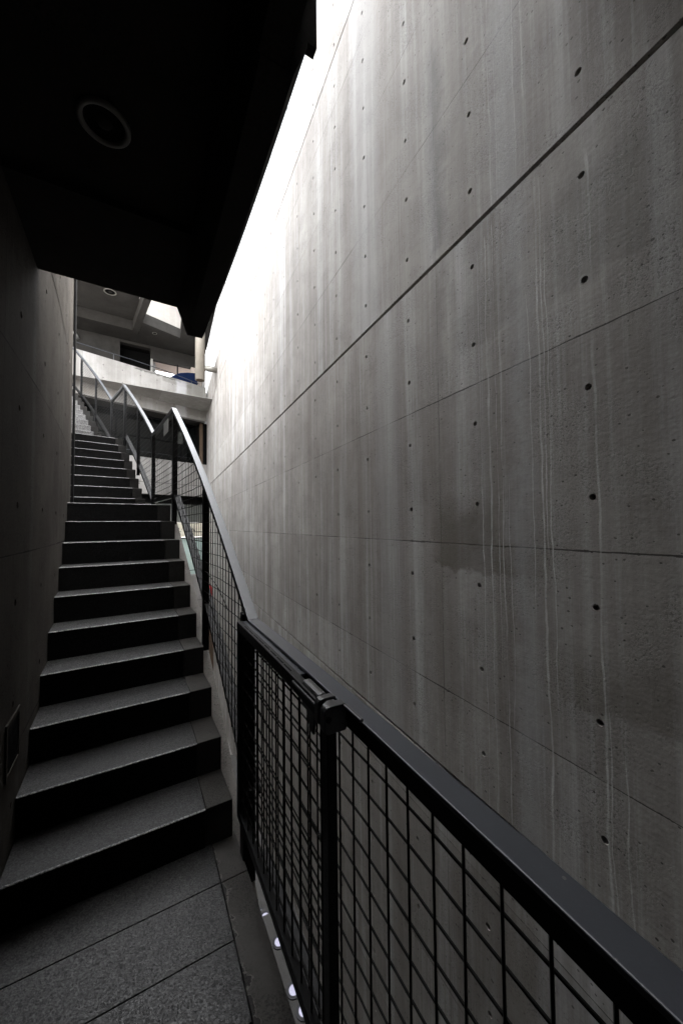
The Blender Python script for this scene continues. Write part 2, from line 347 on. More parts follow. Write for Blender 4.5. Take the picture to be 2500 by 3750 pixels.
# ------------------------------------------------------------------ round wall on the left
RI, RO = 30.5, 31.43
mb = MB(); qc = lambda u, v: P(RI, u, v); ncl = lambda u, v: (P(1, u, 0)-Vector((CX, CY, 0)))
dA = .0195
for (a, b, hz) in rows(-5.9, 6.0, [(1.6815, .02)]):
    for i in range(-16, 20):
        if i > 6 and a > 2.3: continue
        ac = .0815+dA*i
        # polar cells: use metres along the arc for a round hole
        qq = lambda u, v, ac=ac: P(RI, ac+u/RI, v); nn = lambda u, v, ac=ac: ncl(ac+u/RI, v)
        hole_cell(mb, qq, (-dA*RI/2, dA*RI/2, a, b), (0, hz) if hz is not None else None, .0155, .03, nn, 12)
a0_, a1_ = .0815+dA*-16.5, .0815+dA*19.5
mb.arc(RI-.02, RI-.012, a0_, a1_, 1.6715, 1.6915, 60, 1)
mb.arc(RI-.30, RI-.03, a0_, .0815+dA*6.5, -5.9, 5.95, 40); mb.arc(RI-.30, RI-.03, .0815+dA*6.5+.0001, a1_, -5.9, 2.40, 24)
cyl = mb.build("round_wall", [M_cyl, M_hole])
tag(cyl, "dark curved concrete wall with tie holes, left of the stairs", "wall")
# small dark recess of a wall light low on the round wall
nl = thing("wall_step_light", "small dark recessed step light low on the curved left wall", "step light", P(RI, .081, -.98))
m_ = MB(); z0, z1 = -1.06, -.86
m_.arc(RI+.001, RI+.004, .0782, .0842, z0, z1, 3).build("cover_glass", M_dark).parent = nl
f_ = MB()
for aa, ab, za, zb in ((.0776,.0848,z0-.02,z0),(.0776,.0848,z1,z1+.02),(.0776,.0782,z0,z1),(.0842,.0848,z0,z1)): f_.arc(RI+.001, RI+.008, aa, ab, za, zb, 3)
f_.build("frame", M_cyl).parent = nl
for ch in nl.children: ch.matrix_parent_inverse = Matrix.Translation(-Vector(nl.location))
# thin pipe where the wall meets the first landing above
pp = MB(); ap = .183
pp.tube([P(RI+.022, ap, .25), P(RI+.022, ap, 3.2)], .013, 8)
pipe = pp.build("corner_pipe", M_steel); tag(pipe, "thin dark vertical pipe running up the edge of the curved wall", "pipe")

# ------------------------------------------------------------------ landing, flights
EZ = -1.628; RISE = .1875
def nosing(k):   # angle, height of the k-th riser
    if k <= 10: return .075+.0088*(k-1), EZ+RISE*k
    if k <= 18: return .075+.0088*9+.0587+.0091*(k-11), EZ+RISE*k
    return .075+.0088*9+.0587+.0091*7+.0178+.0103*(k-19), EZ+RISE*k
ld = thing("lower_landing", "dark granite paved landing with a worn concrete edge at the foot of the stairs", "landing", P(31, 0, EZ))
def sub(o, parent):
    o.parent = parent; o.matrix_parent_inverse = Matrix.Translation(-Vector(parent.location)); return o
slab = MB().arc(RI, 31.447, -.22, .0875, EZ-.25, EZ-.03, 24).build("slab", M_kerb); sub(slab, ld)
ja = [-.20,-.16,-.12,-.08,-.04,-.0165,-.0085,-.0002,.0083,.0168,.0253,.0338,.0423,.0508,.0594,.0678,.0762]
pv = MB()
for i in range(len(ja)-1): pv.arc(RI+.002, 31.322, ja[i]+.00007, ja[i+1]-.00007, EZ-.028, EZ, 3)
sub(pv.build("granite_paving", M_pave, bevel=.0015), ld)
jb = [-.20,-.12,-.04,.0,.034,.0678,.0765]
kb = MB()
for i in range(len(jb)-1): kb.arc(31.326, 31.4465, jb[i]+.00005, jb[i+1]-.00005, EZ-.029, EZ-.002, 6)
kbo = kb.build("concrete_kerb", chipped("chipped_kerb_concrete", .085), bevel=.003); sub(kbo, ld)
def flight(label, ks, ro, a_end, cat="stairs", stone=None, nose=.010):
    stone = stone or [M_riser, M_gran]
    a_s, z_s = nosing(ks[0])
    t = thing("stair_flight", label, cat, P(31, a_s, z_s-RISE))
    for i, k in enumerate(ks):
        a, z = nosing(k); an = nosing(ks[i+1])[0] if i+1 < len(ks) else a_end
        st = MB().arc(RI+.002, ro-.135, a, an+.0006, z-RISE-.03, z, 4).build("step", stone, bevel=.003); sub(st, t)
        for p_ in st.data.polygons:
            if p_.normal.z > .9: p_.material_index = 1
        ng = MB(); aw = nose*1.3/31.
        Vn = []; nn_ = 6
        for R in (RI+.004, ro-.137):
            for q in range(nn_+1):
                th = math.pi/2*q/nn_; Vn.append(P(R, a-.00012+aw-aw*math.sin(th)*1.0, z+.0012-nose+nose*math.cos(th)))
            Vn.append(P(R, a+aw, z-nose))
        c_ = nn_+2; ng.add(Vn, [(k, (k+1) % c_, c_+(k+1) % c_, c_+k) for k in range(c_)]+[tuple(reversed(range(c_))), tuple(range(c_, 2*c_))])
        no = ng.build("nosing", M_nose); no.parent = st
        eb = MB().arc(ro-.1335, ro, a+.0001, an+.0006, z-RISE-.03, z-.0015, 2).build("end_block", [M_kerb, M_endtop], bevel=.005); eb.parent = st
        for p_ in eb.data.polygons:
            if p_.normal.z > .9: p_.material_index = 1
    zf = lambda a: z_s-RISE-.30 + (a-a_s)*(RISE/(nosing(ks[0]+1)[0]-a_s))
    zt = lambda a: zf(a)+.12
    sub(MB().arc(RI+.002, ro-.002, a_s, nosing(ks[-1])[0], zf, zt, 12).build("sloping_slab", M_kerb), t)
    return t
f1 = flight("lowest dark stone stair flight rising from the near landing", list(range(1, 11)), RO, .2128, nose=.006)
f2 = flight("middle stair flight with nosings painted bright as sky glints between the two upper landings", list(range(11, 19)), RO, nosing(18)[0]+.0179)
f3 = flight("topmost pale grey stair flight curving out of sight behind the round wall", list(range(19, 33)), 31.145, nosing(32)[0]+.06, stone=[M_riser3, M_gran3])
# sloping concrete stringer outside flight one, pointed at its foot
strg = MB()
sf = lambda a: nosing(1)[1]-RISE+(a-.0755)*(RISE/.0088)
strg.arc(31.432, 31.50, .0755, .1545, lambda a: sf(a)-.26, lambda a: sf(a)-.012, 14)
q0 = .0755; q1 = .0682
V = [P(31.432,q0,sf(q0)-.26),P(31.50,q0,sf(q0)-.26),P(31.50,q0,sf(q0)-.012),P(31.432,q0,sf(q0)-.012),P(31.448,q1,-1.84),P(31.50,q1,-1.84),P(31.50,q1,-1.80),P(31.448,q1,-1.80)]
strg.add(V, [(4,5,1,0),(5,6,2,1),(6,7,3,2),(7,4,0,3),(7,6,5,4)])
M_str = concrete("stringer_concrete", .20, warm=.06, streak=.2, pores=.5, grime=.5)
sub(strg.build("stringer", M_str), f1)

# ------------------------------------------------------------------ the black mesh railing
A_K = .0670                                   # kink where the level rail turns up
rail = thing("stair_railing", "black steel stair railing with wire mesh panels following the landing and stairs", "railing", P(31.47, .07, EZ))
def zr(a):                                     # top of the handrail
    pts = [(-.16,-.45),(A_K,-.45),(.1560,1.378),(.2003,1.378),(.2824,2.912),(.3183,2.892),(.46,5.82)]
    for (x0,y0),(x1,y1) in zip(pts, pts[1:]):
        if a <= x1: return y0+(y1-y0)*(a-x0)/(x1-x0)
    return pts[-1][1]
def zbm(a):                                    # underside of the bottom bar
    pts = [(-.16,-1.632),(.0690,-1.632),(.0692,-1.345),(.1545,.335),(.2003,.355),(.2030,.352),(.2824,1.86),(.3183,1.88),(.46,4.62)]
    for (x0,y0),(x1,y1) in zip(pts, pts[1:]):
        if a <= x1: return y0+(y1-y0)*(a-x0)/(x1-x0)
    return pts[-1][1]
sections = [(-.16, A_K, 20), (A_K, .1560, 22), (.1560, .2003, 8), (.2003, .2824, 18), (.2824, .3183, 8), (.3183, .46, 18)]
for a, b, n in sections:
    tp = MB().arc(31.442, 31.493, a, b, lambda x: zr(x)-.010, zr, n).build("handrail", M_plate, bevel=.002); sub(tp, rail)
    tb = MB().arc(31.446, 31.490, a, b, lambda x: zr(x)-.050, lambda x: zr(x)-.0102, n).build("top_tube", M_steel); sub(tb, rail)
bsec = [(-.16, .0690, 22), (.0692, .1545, 22), (.1545, .2010, 8), (.2030, .2824, 18), (.2824, .3183, 8), (.3183, .46, 18)]
for a, b, n in bsec:
    dR = .021 if b < .07 else 0.0
    bb = MB().arc(31.458+dR, 31.496+dR, a, b, zbm, lambda x: zbm(x)+.042, n)
    bb.arc(31.505+dR, 31.528+dR, a, b, lambda x: zbm(x)+.012, lambda x: zbm(x)+.030, n)
    sub(bb.build("bottom_bar", M_steel), rail)
def post(a, zlo, w=.046):
    h = w/2/31.47
    p = MB().arc(31.47-w/2, 31.47+w/2, a-h, a+h, zlo, zr(a)-.0632, 1).build("post", M_steel, bevel=.003); sub(p, rail)
    return p
for a, zlo, w_ in ((.0705,-1.75,.062),(.0015,-1.75,.05),(-.06,-1.75,.05),(.1060,-.95,.046),(.1545,.0,.050),(.2010,.08,.048),(.2403,.9,.046),(.2790,1.55,.048),(.3190,1.6,.046),(.3690,2.5,.046),(.4150,3.4,.046)): post(a, zlo, w_)
def mesh_panel(a, b, R, zlo, zhi, pitch=.075, r=.003, zoff=0.0, aoff=0.0, n_per=3):
    m = MB(); da = pitch/R
    i0, i1 = math.ceil((a-aoff)/da), math.floor((b-aoff)/da)
    for i in range(i0, i1+1):
        x = aoff+i*da
        if zhi(x)-zlo(x) > .01:
            zs = [zlo(x), zlo(x)+(zhi(x)-zlo(x))*.33, zlo(x)+(zhi(x)-zlo(x))*.66, zhi(x)]
            jit = [0, random.uniform(-.004,.004), random.uniform(-.004,.004), 0]
            m.tube([P(R+j*.5, x+j/R, z) for z, j in zip(zs, jit)], r, 5)
    zmin = min(zlo(a), zlo(b)); zmax = max(zhi(a), zhi(b)); k = math.ceil((zmin-zoff)/pitch)
    while zoff+k*pitch < zmax:
        z = zoff+k*pitch; k += 1
        xs = [a+(b-a)*j/120 for j in range(121)]; run = [x for x in xs if zlo(x)-.003 <= z <= zhi(x)+.003]
        if len(run) > 1:
            n = max(2, int((run[-1]-run[0])/.004)); m.tube([P(R+.004, run[0]+(run[-1]-run[0])*j/n, z+.002*math.sin(j*1.7+k)) for j in range(n+1)], r, 5)
    return m
lo = lambda x: zbm(x)+.03; hi = lambda x: zr(x)-.05
sub(mesh_panel(-.12, .0690, 31.478, lo, hi, zoff=-.579, aoff=.0282).build("wire_mesh", M_wire), rail)
m1 = mesh_panel(.0715, .1060, 31.452, lo, hi, zoff=.03, aoff=.0); m1.tube([P(31.45,.1005,-.345), P(31.45,.090,-.40), P(31.45,.0805,-.50)], .0028, 5)
sub(m1.build("wire_mesh", M_wire), rail)
sub(mesh_panel(.1060, .1545, 31.452, lo, hi, zoff=.03).build("wire_mesh", M_wire), rail)
sub(mesh_panel(.1550, .2005, 31.452, lo, hi, zoff=.03).build("wire_mesh", M_wire), rail)
for a, b in ((.2030,.2403),(.2403,.2790),(.2800,.3183),(.3190,.3690),(.3690,.4150)):
    sub(mesh_panel(a, b, 31.452, lo, hi, zoff=.03, r=.0022).build("wire_mesh", M_wire), rail)

# ------------------------------------------------------------------ gate folded back against the landing rail
gate = thing("mesh_gate", "black wire mesh gate folded open against the near landing railing", "gate", P(31.41, .038, -1.45))
GR0, GR1, GA, GB, GZ0, GZ1 = 31.398, 31.424, .0372, .0681, -1.37, -.459
fr = MB()
fr.arc(GR0, GR1, GA, GB, GZ1-.042, GZ1, 10); fr.arc(GR0, GR1, GA, GB, GZ0, GZ0+.04, 10)
hw = .034/31.4
fr.arc(GR0, GR1, GA, GA+hw, GZ0+.0402, GZ1-.0422, 1); fr.arc(GR0, GR1, GB-hw, GB, GZ0+.0402, GZ1-.0422, 1)
sub(fr.build("frame", M_steel, bevel=.002), gate)
strip = MB()
for i in range(8):
    a = GA+.009+i*(GB-GA-.012)/8; strip.arc(GR0+.009, GR0+.0125, a, a+(GB-GA-.012)/8*.82, GZ1+.0004, GZ1+.0012, 2)
sub(strip.build("slot_strip", M_dark), gate)
tops = MB().arc(GR1+.0012, 31.4455, GA+.008, GB, GZ1-.012, GZ1-.004, 8).build("edge_flat", M_plate); sub(tops, gate)
sub(mesh_panel(GA+hw, GB-hw, 31.411, lambda x: GZ0+.03, lambda x: GZ1-.03, pitch=.075, zoff=-.53, aoff=.0011).build("wire_mesh", M_wire), gate)
M_latch = plain("latch_black_steel", (.02,.02,.021), .32, var=.3, sc=30, spec=.6)
lt = thing("gate_latch", "black steel latch clamping the folded gate to the railing post", "latch", P(31.42, .039, -.5))
def cap(a0, a1, R0, R1, z0, z1):       # bracket with rounded shoulders: cross-section swept along the rail
    rc = .016; sec = [(R0, z0+.008), (R0+.008, z0), (R1-.004, z0), (R1, z0+.006), (R1, z1-.004), (R1-.004, z1)]
    for i in range(5):
        t = math.pi/2*(i+1)/5.; sec.append((R0+rc-rc*math.sin(t), z1-rc+rc*math.cos(t)))
    sec.insert(6, (R0+rc, z1))
    m = MB(); n = len(sec); V = [P(R, a, z) for a in (a0, a1) for R, z in sec]
    F = [(k, (k+1) % n, n+(k+1) % n, n+k) for k in range(n)]+[tuple(reversed(range(n))), tuple(range(n, 2*n))]
    return m.add(V, F)
sub(cap(.03655, .0374, 31.381, 31.4415, -.503, -.4375).build("bracket", M_latch, bevel=.002), lt)
sub(cap(.0375, .0382, 31.398, 31.434, -.492, -.447).build("spacer", M_latch, bevel=.002), lt)
sub(cap(.0383, .0390, 31.388, 31.440, -.508, -.442).build("bracket", M_latch, bevel=.002), lt)
sub(cap(.0396, .0430, 31.403, 31.4325, -.526, -.449).build("catch_plate", M_latch, bevel=.003), lt)
sub(MB().tube([P(31.3995, .0391, -.472), P(31.3985, .0447, -.474)], .0062, 12).build("bolt", M_latch), lt)
sub(MB().hexa([P(31.402,.0403,-.566),P(31.410,.0403,-.566),P(31.410,.0412,-.563),P(31.402,.0412,-.563),P(31.402,.0399,-.50),P(31.410,.0399,-.50),P(31.410,.0420,-.50),P(31.402,.0420,-.50)]).build("lever", M_latch, bevel=.004), lt)
tv = (P(31.391, .0366, -.466)-P(31.391, .0367, -.466)).normalized(); c0 = P(31.391, .03655, -.466)
sub(MB().tube([c0-tv*.001, c0+tv*.003], .0075, 14).build("rivet", M_steel), lt)
sub(MB().arc(31.432, 31.4415, .0340, .0366, -.447, -.439, 2).build("hasp", M_latch, bevel=.002), lt)
# grey plate hanging on the upper landing rail
pl = thing("hanging_plate", "small grey scratched sheet hanging on the rail of the second landing", "plate", P(31.47, .167, 1.25))
M_sheet = plain("dull_plastic_sheet", (.30,.30,.29), .35, var=.12, sc=25)
sub(MB().arc(31.438, 31.4405, .1618, .1716, 1.14, 1.30, 3).build("sheet", M_sheet), pl)
wm = MB()
for (a, z, b, z2) in ((.163,1.275,.166,1.29),(.166,1.29,.169,1.272),(.164,1.225,.1665,1.243),(.1665,1.243,.170,1.22),(.163,1.18,.1655,1.21),(.1655,1.165,.168,1.17)):
    wm.tube([P(31.4375, a, z), P(31.4375, b, z2)], .0022, 5)
sub(wm.build("crease", M_white), pl)

# ------------------------------------------------------------------ upper landing over the viewer
ul = thing("upper_landing", "dark concrete landing soffit with an edge beam overhead, above the near landing", "ceiling", P(31, .0, 1.5))
AE = .0915
sf_ = MB(); sf_.arc(RI+.002, 31.20, -.22, .0700, 1.45, 1.75, 20); sf_.arc(RI+.002, 31.20, .0701, AE, 1.42, 1.75, 6)
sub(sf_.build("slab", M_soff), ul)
em = MB(); sec = [(31.2002,1.42),(31.262,1.255),(31.355,1.255),(31.396,1.36),(31.396,1.74),(31.2002,1.74)]
em.v = []; n = len(sec); na = 34
V = [P(R, .040+(AE-.003*0-.040)*i/na, z) for i in range(na+1) for R, z in sec]
F = [(i*n+k, (i+1)*n+k, (i+1)*n+(k+1) % n, i*n+(k+1) % n) for i in range(na) for k in range(n)]+[tuple(range(n)), tuple(reversed(range(na*n, na*n+n)))]
em.add(V, F)
sec2 = [(31.2002,1.42),(31.255,1.255),(31.335,1.255),(31.362,1.36),(31.362,1.74),(31.2002,1.74)]; V = [P(R, -.22+.2599*i/14, z) for i in range(15) for R, z in sec2]
F = [(i*n+k, (i+1)*n+k, (i+1)*n+(k+1) % n, i*n+(k+1) % n) for i in range(14) for k in range(n)]+[tuple(range(n)), tuple(reversed(range(14*n, 15*n)))]
em.add(V, F)
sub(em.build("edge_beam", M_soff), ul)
us = MB(); us.arc(30.2, 31.358, -.22, .0393, 1.755, 4.6, 14); us.arc(31.28, 31.432, .0404, .0413, 1.395, 4.6, 2); us.arc(28, 30.199, -.22, .0393, 3.21, 3.6, 8)
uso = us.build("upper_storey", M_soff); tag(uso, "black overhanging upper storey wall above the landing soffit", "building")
br = MB(); br.box(.43, 1.547, -7, .92, 2.5, 5.6)  # roof out of view, added to darken the near straight wall
bro = br.build("added_shade_roof", M_soff); tag(bro, "unseen dark roof added to shade the near end of the straight wall", "roof")
bw = MB(); bw.box(-2.2, 1.547, -6.1, -5.9, -5.91, 2.19)  # wall out of view, added to keep light from coming in behind
bwo = bw.build("added_end_wall", M_cyl); tag(bwo, "unseen dark wall added to block light behind the near landing", "wall")
def downlight(x, y, z, r, label, mat, parent_group="round downlights in the soffits"):
    t = thing("ceiling_downlight", label, "downlight", (x, y, z), 0, parent_group)
    n = 36; m = MB(); prof = [(r, 0.0), (r, -.008), (r*.93, -.014), (r*.80, -.012), (r*.76, -.002)]
    V = [(R*math.cos(2*math.pi*k/n), R*math.sin(2*math.pi*k/n), h) for R, h in prof for k in range(n)]
    F = [(j*n+k, j*n+(k+1) % n, (j+1)*n+(k+1) % n, (j+1)*n+k) for j in range(len(prof)-1) for k in range(n)]
    m.add(V, F).build("trim_ring", mat, t, smooth=True)
    m = MB(); prof = [(r*.77, -.004), (r*.66, .0), (r*.5, -.0005)]
    V = [(R*math.cos(2*math.pi*k/n), R*math.sin(2*math.pi*k/n), h) for R, h in prof for k in range(n)]
    F = [(j*n+k, j*n+(k+1) % n, (j+1)*n+(k+1) % n, (j+1)*n+k) for j in range(2) for k in range(n)]+[tuple(2*n+k for k in range(n))]
    m.add(V, F).build("reflector", M_dark, t, smooth=True)
    m = MB().tube([(0,0,-.001),(0,0,-.006),(0,0,-.010)], [r*.3, r*.27, r*.12], 14).build("lamp", M_kerb, t, smooth=True)
    return t
M_trim = plain("downlight_trim", (.16,.155,.14), .45, var=.1)
downlight(-.210, 1.476, 1.4495, .083, "round unlit downlight in the dark soffit above the near landing", M_trim)

# ------------------------------------------------------------------ opposite building: rotated facade with parapets
FA = math.radians(23.5)
fb_ = thing("facade_building", "pale concrete balcony building across the far end of the stairs", "building", (1.55, 16.25, 0), FA)
def fpart(mb, name, mats, parent=fb_, **kw): return mb.build(name, mats, parent, **kw)
TL = -9.0
def parapet(z0, z1, gz, x1=0.0):
    m = MB(); g = .016
    for a, b in ((z0, gz-g/2), (gz+g/2, z1)): m.box(TL, x1, 0, .22, a, b)
    m.box(TL, x1, .02, .21, gz-g/2, gz+g/2, 1)
    return m
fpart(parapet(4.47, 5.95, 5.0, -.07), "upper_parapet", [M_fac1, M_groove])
fpart(parapet(1.25, 2.62, 1.70), "lower_parapet", [M_fac, M_groove])
m = MB(); m.box(TL, 0, 0, .3, -5.91, -3.05); m.box(TL, 0, 0, .3, -3.032, -2.0); m.box(TL, 0, .02, .28, -3.05, -3.032, 1)
fpart(m, "base_wall", [M_fac, M_groove])
fpart(MB().box(TL, .0, .221, 6, 4.47, 4.9).box(TL, .0, .221, 6, 1.25, 1.66).box(TL, 0, .301, 6, -2.3, -2.0), "floor_slab", M_facroof)
fpart(MB().box(TL, .0, .30, .42, .93, 1.249).box(-.059, .3, .3, .94, 1.67, 4.46), "shop_lintel", M_dark)
def glassmat(name, col, rough=.08, spec=.5):
    return plain(name, col, rough, var=.1, sc=2, spec=spec)
M_dglass = glassmat("dark_window_glass", (.004,.005,.005), .12, .3)
M_pglass = glassmat("pale_shop_glass", (.42,.52,.48), .12, .5)
wn = MB().box(TL, .35, .95, .97, 2.2, 4.469).build("window_glass", M_dglass, fb_)
m = MB()
for x in (-.72,-1.9,-3.2,-4.5): m.box(x-.025, x+.025, .92, .985, 2.2, 4.4)
m.box(TL, -.17, .92, .985, 4.40, 4.468); m.box(TL, -.17, .92, .985, 3.55, 3.58)
m.build("window_frame", M_steel, wn)
M_brown = plain("brown_timber", (.07,.045,.028), .6, var=.3, sc=6)
MB().box(-.165, -.06, .30, .40, 1.67, 4.46).build("timber_post", M_brown, fb_)
M_blind = plain("pale_blind", (.10,.105,.095), .7, var=.15)
m = MB()
for i in range(7): m.box(-.92+.045*i, -.92+.045*i+.03, .90, .91, 3.55, 4.05)
m.build("window_blind", M_blind, fb_)
MB().box(-.6,-.2,1.4,1.42,2.3,4.1).build("window_panel", M_blind, fb_)
MB().tube([(TL,.5,2.92),(-.05,.5,2.92)], .012, 6).build("balcony_rail", M_plate, fb_)
m = MB().tube([(TL,.45,6.36),(-2.9,.45,6.36),(-1.6,.45,6.33),(-.2,.45,6.22)], .016, 8)
for x in (-8,-6.6,-5.2,-3.45,-1.75,-.5): m.tube([(x,.45,5.0),(x,.45,6.34 if x < -2 else 6.25)], .012, 6)
m.build("terrace_rail", M_plate, fb_)
# shop front below
sg = MB().box(TL, -.02, .34, .36, -2.0, -.45).build("shop_glass", M_pglass, fb_)
MB().box(TL, -.02, .34, .36, .17, .929).build("transom_glass", M_blind, fb_)
m = MB().box(-.06, .0, .28, .38, -1.999, .928); m.box(-1.40,-1.35,.30,.38,-1.999,-.47); m.box(TL,-.061,.325,.38,-1.84,-1.815); m.box(TL, -.061, .32, .38, -.50, -.452)
m.build("shop_frame", M_steel, fb_)
# level two return and dark inner volumes
MB().box(TL, 0.0, 5.9, 6, -2, 7.4).build("inner_back_wall", M_dark, fb_)
# shop sign with its lettering
sgn = thing("shop_sign", "cream shop sign board with thin dark capitals behind the stair mesh", "sign", (1.55, 16.25, 0), FA)
M_cream = plain("cream_sign_board", (.66,.62,.50), .6, var=.06)
MB().box(-1.62, -.062, .22, .27, -.43, .16).build("board", M_cream, sgn, bevel=.004)
M_ink = plain("sign_ink", (.05,.05,.05), .7, var=.1)
def text(body, x, z, size, parent, name="lettering"):
    cu = bpy.data.curves.new(name, 'FONT'); cu.body = body; cu.size = size; cu.extrude = .003
    o = bpy.data.objects.new(name, cu); S.collection.objects.link(o)
    me = bpy.data.meshes.new_from_object(o); bpy.data.objects.remove(o)
    me.materials.append(M_ink); o = bpy.data.objects.new(name, me); S.collection.objects.link(o); o.parent = parent
    o.location = (x, .2165, z); o.rotation_euler = (math.pi/2, 0, 0); return o
for ch, x, z, sz in (("L",-1.325,-.215,.25),("L",-1.15,-.215,.25),("/",-1.0,-.13,.25),("Y",-.83,-.2,.22),("A",-.60,-.215,.25),("I",-.40,-.215,.25)): text(ch, x, z, sz, sgn, "capital_letter")
for wd, x, z, sz in (("com",-1.30,.07,.06),("L.A",-1.13,-.33,.07),("LA SON",-.78,-.33,.07)): text(wd, x, z, sz, sgn, "small_lettering")
# ------------------------------------------------------------------ terrace roof with beams, a light well and a high wall
tr = thing("terrace_roof", "concrete coffered terrace roof with a square light opening over the far balcony", "roof", (0, 0, 7.6))
g1 = math.radians(7.5); dx = (math.cos(g1), math.sin(g1)); g2 = math.radians(90+11.9); dy = (math.cos(g2), math.sin(g2))
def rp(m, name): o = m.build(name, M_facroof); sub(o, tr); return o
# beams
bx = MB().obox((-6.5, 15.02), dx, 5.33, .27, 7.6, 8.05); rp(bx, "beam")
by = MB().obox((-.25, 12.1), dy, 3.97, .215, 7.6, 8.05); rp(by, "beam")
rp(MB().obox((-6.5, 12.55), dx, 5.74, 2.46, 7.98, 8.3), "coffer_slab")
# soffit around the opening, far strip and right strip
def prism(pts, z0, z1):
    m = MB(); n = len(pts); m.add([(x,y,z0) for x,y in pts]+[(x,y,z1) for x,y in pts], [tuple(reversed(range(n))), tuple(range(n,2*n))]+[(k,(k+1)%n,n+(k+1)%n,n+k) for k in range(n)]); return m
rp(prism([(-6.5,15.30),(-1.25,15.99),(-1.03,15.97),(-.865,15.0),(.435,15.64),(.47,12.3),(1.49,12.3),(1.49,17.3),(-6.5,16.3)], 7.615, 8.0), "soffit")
hw_ = prism([(-1.6,14.70),(1.3,16.04),(1.22,16.2),(-1.68,14.86)], 8.001, 9.30); hw2 = prism([(-1.6,14.70),(.28,15.57),(.20,15.73),(-1.68,14.86)], 9.315, 12.5)
hw_.add(hw2.v, hw2.f); o = hw_.build("light_well_wall", M_well); 
sub(o, tr)
rp(prism([(.62,15.70),(.72,15.75),(.95,12.8),(.85,12.8)], 8.001, 9.0), "well_side_wall")
M_orange = plain("orange_lit_wall", (.45,.24,.12), .8, var=.2)  # orange light at the wall's right end painted as its own band
o = prism([(.30,15.80),(1.3,16.30),(1.25,16.4),(.25,15.9)], 9.31, 9.75).build("orange_lit_band", M_orange); sub(o, tr)
# back wall of the terrace
bt = thing("terrace_back_wall", "shadowed concrete wall with a dark doorway and an open bay behind the far terrace rail", "wall", (-3.2, 16.5, 0), g1)
MB().box(-4, 1.47, 0, .25, 4.91, 7.612).box(1.4705, 2.57, 0, .25, 7.50, 7.612).box(2.5705, 4.72, 0, .25, 7.07, 7.612).build("wall", M_facroof, bt)
MB().box(1.3, 2.75, .6, .65, 4.91, 7.60).box(1.3, 2.75, .251, .599, 7.50, 7.60).box(1.3,1.46,.251,.599,4.91,7.49).build("door_recess", M_dark, bt)
MB().box(2.571, 2.65, -.02, .2, 4.91, 7.069).build("door_jamb", M_white, bt)
MB().box(2.66, 4.8, .251, 1.15, 7.05, 7.2).build("bay_soffit", plain("beige_soffit", (.55,.45,.40), .8, var=.1), bt)
MB().box(2.70, 2.78, .3, .36, 4.91, 7.05).build("bay_post", M_white, bt)
MB().box(4.16, 4.72, -.03, .2, 4.91, 7.068).build("side_panel", plain("beige_panel", (.60,.52,.46), .8, var=.1), bt)
MB().box(-4, 4.7, -2.6, 1.6, 4.905, 4.92).build("terrace_floor", M_fac, bt)
pst = MB().tube([(3.58,-.15,4.93),(3.58,-.15,6.98)], .028, 10).build("terrace_pole", M_steel); pst.location = (-3.2,16.5,0); pst.rotation_euler = (0,0,g1)
tag(pst, "slim dark pole standing on the far terrace beside the blue sheet", "pole")
downlight(-1.78, 14.1, 7.979, .19, "round downlight in the coffered far terrace roof, left of the light opening", M_trim)
downlight(-.48, 15.66, 7.614, .085, "small downlight in the terrace soffit just beyond the light opening", M_trim)
# elbow of pipe on the terrace wall
eb = MB(); Pq = [(-3.5,16.3,7.36),(-3.3,16.28,7.36),(-3.2,16.26,7.33),(-3.12,16.26,7.26),(-3.05,16.3,7.12)]
eb.tube(Pq, .05, 12); o = eb.build("vent_pipe", plain("dull_metal", (.35,.35,.34), .35, metal=.8, var=.1), smooth=True); tag(o, "short bent metal pipe under the far terrace roof at the left", "pipe")
# blue sheet over stacked goods
tp = thing("blue_tarpaulin", "deep blue sheet draped over a stack on the far terrace", "tarpaulin", (1.55, 16.25, 0), FA)
prof = [(-1.36,4.95),(-1.34,6.22),(-1.1,6.40),(-.91,6.53),(-.70,6.61),(-.54,6.66),(-.26,6.72),(-.17,6.62),(-.15,6.4),(-.12,4.95)]
V = []; F = []; nd = 7
for j in range(nd):
    y = .60+.11*j; s_ = 1-.35*(j/(nd-1))**2 if j else .985
    for i, (x, z) in enumerate(prof): V.append((x+.02*math.sin(i*2.1+j), y+.02*math.sin(i*3+j*1.3), 4.95+(z-4.95)*s_))
n = len(prof)
for j in range(nd-1):
    for i in range(n-1): F.append((j*n+i, j*n+i+1, (j+1)*n+i+1, (j+1)*n+i))
F.append(tuple(range(n)))
M_blue = plain("blue_tarp", (.003,.012,.05), .5, var=.25, sc=5, bump=.3, spec=.2)
MB().add(V, F).build("sheet", M_blue, tp)
# duct
dc = thing("hanging_duct", "pale vertical round duct end hanging by the straight wall", "duct", (.995, 13.1, 5.03))
M_duct = plain("wrapped_duct", (.20,.18,.15), .6, var=.18, sc=5, bump=.25)
MB().tube([(0,0,0),(0,0,.004),(0,0,.9),(0,0,.902),(0,0,2.7)], [.14,.158,.158,.161,.158], 28).build("pipe_body", M_duct, dc, smooth=True)
MB().tube([(0,0,-.004),(0,0,-.001)], .135, 24).build("end_cap", M_brown, dc)
MB().tube([(.13,0,.46),(.35,0,.455),(.548,0,.45)], .095, 20).build("branch_pipe", plain("foil_wrap", (.18,.17,.15), .35, metal=.4, var=.25, sc=30, bump=.4), dc, smooth=True)
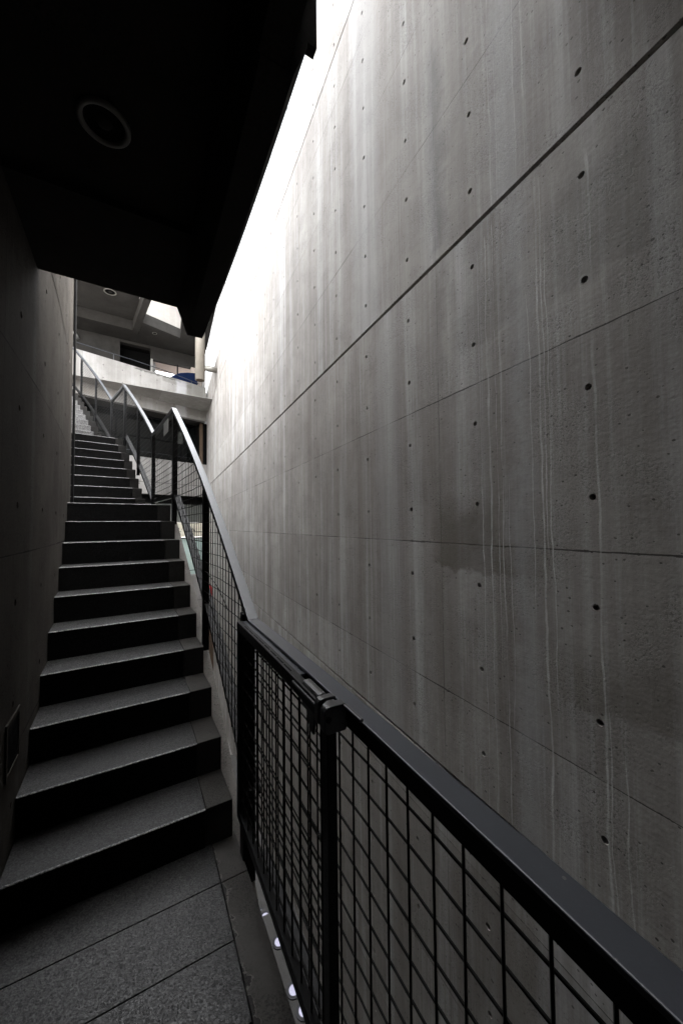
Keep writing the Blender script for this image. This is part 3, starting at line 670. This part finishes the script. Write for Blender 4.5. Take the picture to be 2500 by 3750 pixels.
# neighbour beyond the wall
nb = thing("neighbour_building", "pale panel clad building rising behind the straight wall", "building", (2.62, 8, -5.9))
M_pan = plain("pale_cladding", (.08,.088,.092), .45, var=.06, sc=1.5); M_pan2 = plain("brown_cladding", (.028,.018,.015), .5, var=.12, sc=2); M_pan3 = plain("grey_cladding", (.042,.04,.036), .5, var=.08, sc=2)
seams = [4.6,6.4,8.17,9.94,11.66,13.4,15.2,16.87,18.6]
m = MB()
for a, b in zip(seams, seams[1:]): m.box(2.60, 2.66, a+.03, b-.03, 4.0, 17)
sub(m.build("pale_panels", M_pan), nb)
m = MB(); m3 = MB(); s2 = [18.6,20.4,22.2,24.0,25.9,28]
for i, (a, b) in enumerate(zip(s2, s2[1:])): (m if i in (0, 3) else m3).box(2.60, 2.66, a+.05, b-.05, 4.0, 17)
sub(m.build("brown_panels", M_pan2), nb); sub(m3.build("grey_panels", M_pan3), nb)
sub(MB().box(2.67, 6, 4.6, 28, -5.9, 16.9).build("body", M_dark), nb)
cl = MB().box(1.36, 1.50, 16.75, 17.0, 4.92, 7.61).build("corner_column", M_fac); tag(cl, "slim shaded concrete column between the duct and the straight wall", "column")
# ------------------------------------------------------------------ low level seen through the gaps
gd = MB().box(-400, 400, -400, 600, -6.4, -5.92).build("ground", plain("ground_paving", (.22,.21,.20), .8, var=.15)); tag(gd, kind="structure")
ls = thing("lower_steps", "pale concrete steps with round floor lights far below the railing", "stairs", (1.0, 4.0, -5.9))
M_low = concrete("lower_step_concrete", .10, warm=.02, streak=0, pores=.3, grime=.2)
kz = 5.0
ed = [(-3.0,3.66,-4.86),(3.66,4.80,-5.03),(4.80,5.02,-5.17),(5.02,6.4,-5.31),(6.4,7.8,-5.48),(7.8,9.4,-5.65)]
for a, b, z in ed: sub(MB().box(.30, 1.546, a, b-.0005, -5.915, z).build("step", M_low), ls)
M_lens = plain("floor_light_lens", (.16,.16,.20), .3, var=.03, emit=(.78,.78,1.0), estr=.034)
M_lring = plain("floor_light_ring", (.03,.03,.035), .4, var=.2)
for i, (x, y, z, lab) in enumerate(((1.26,3.58,-4.86,"nearest of the five round floor lights on the steps below"),(1.262,3.91,-5.03,"second nearest round floor light on the steps below the gate"),(1.245,4.42,-5.03,"middle round floor light of the row on the steps below"),
        (1.20,4.90,-5.17,"second farthest round floor light on the steps below"),(1.19,5.10,-5.31,"farthest round floor light on the steps below, by the post"))):
    t = thing("floor_light", lab, "floor light", (x, y, z), 0, "round floor lights on the lower steps")
    MB().tube([(0,0,.001),(0,0,.012)], .078, 28).build("ring", M_lring, t)
    MB().tube([(0,0,.0125),(0,0,.014)], .050, 28).build("lens", M_lens, t)
# small things at the foot of the wall
fx = thing("fire_extinguisher", "red fire extinguisher at the far foot of the straight wall", "extinguisher", (1.445, 14.15, -2.62))
M_red = plain("red_enamel", (.28,.006,.010), .35, var=.1)
MB().tube([(0,0,0),(0,0,.02),(0,0,.36),(0,0,.41),(0,0,.44)], [.06,.075,.075,.05,.025], 18).build("cylinder", M_red, fx, smooth=True)
MB().tube([(0,0,.44),(0,0,.48)], .02, 10).build("valve", M_steel, fx); MB().box(-.06,.02,-.012,.012,.485,.505).build("handle", M_steel, fx)
wb = thing("white_bench_box", "white box on a brown timber base below the red extinguisher", "box", (1.395, 14.1, -2.92))
MB().box(-.16,.15,-.22,.22,.0,.295).build("box", M_white, wb, bevel=.005); MB().box(-.07,.148,-.18,.18,-3.0,-.001).build("base", M_brown, wb)
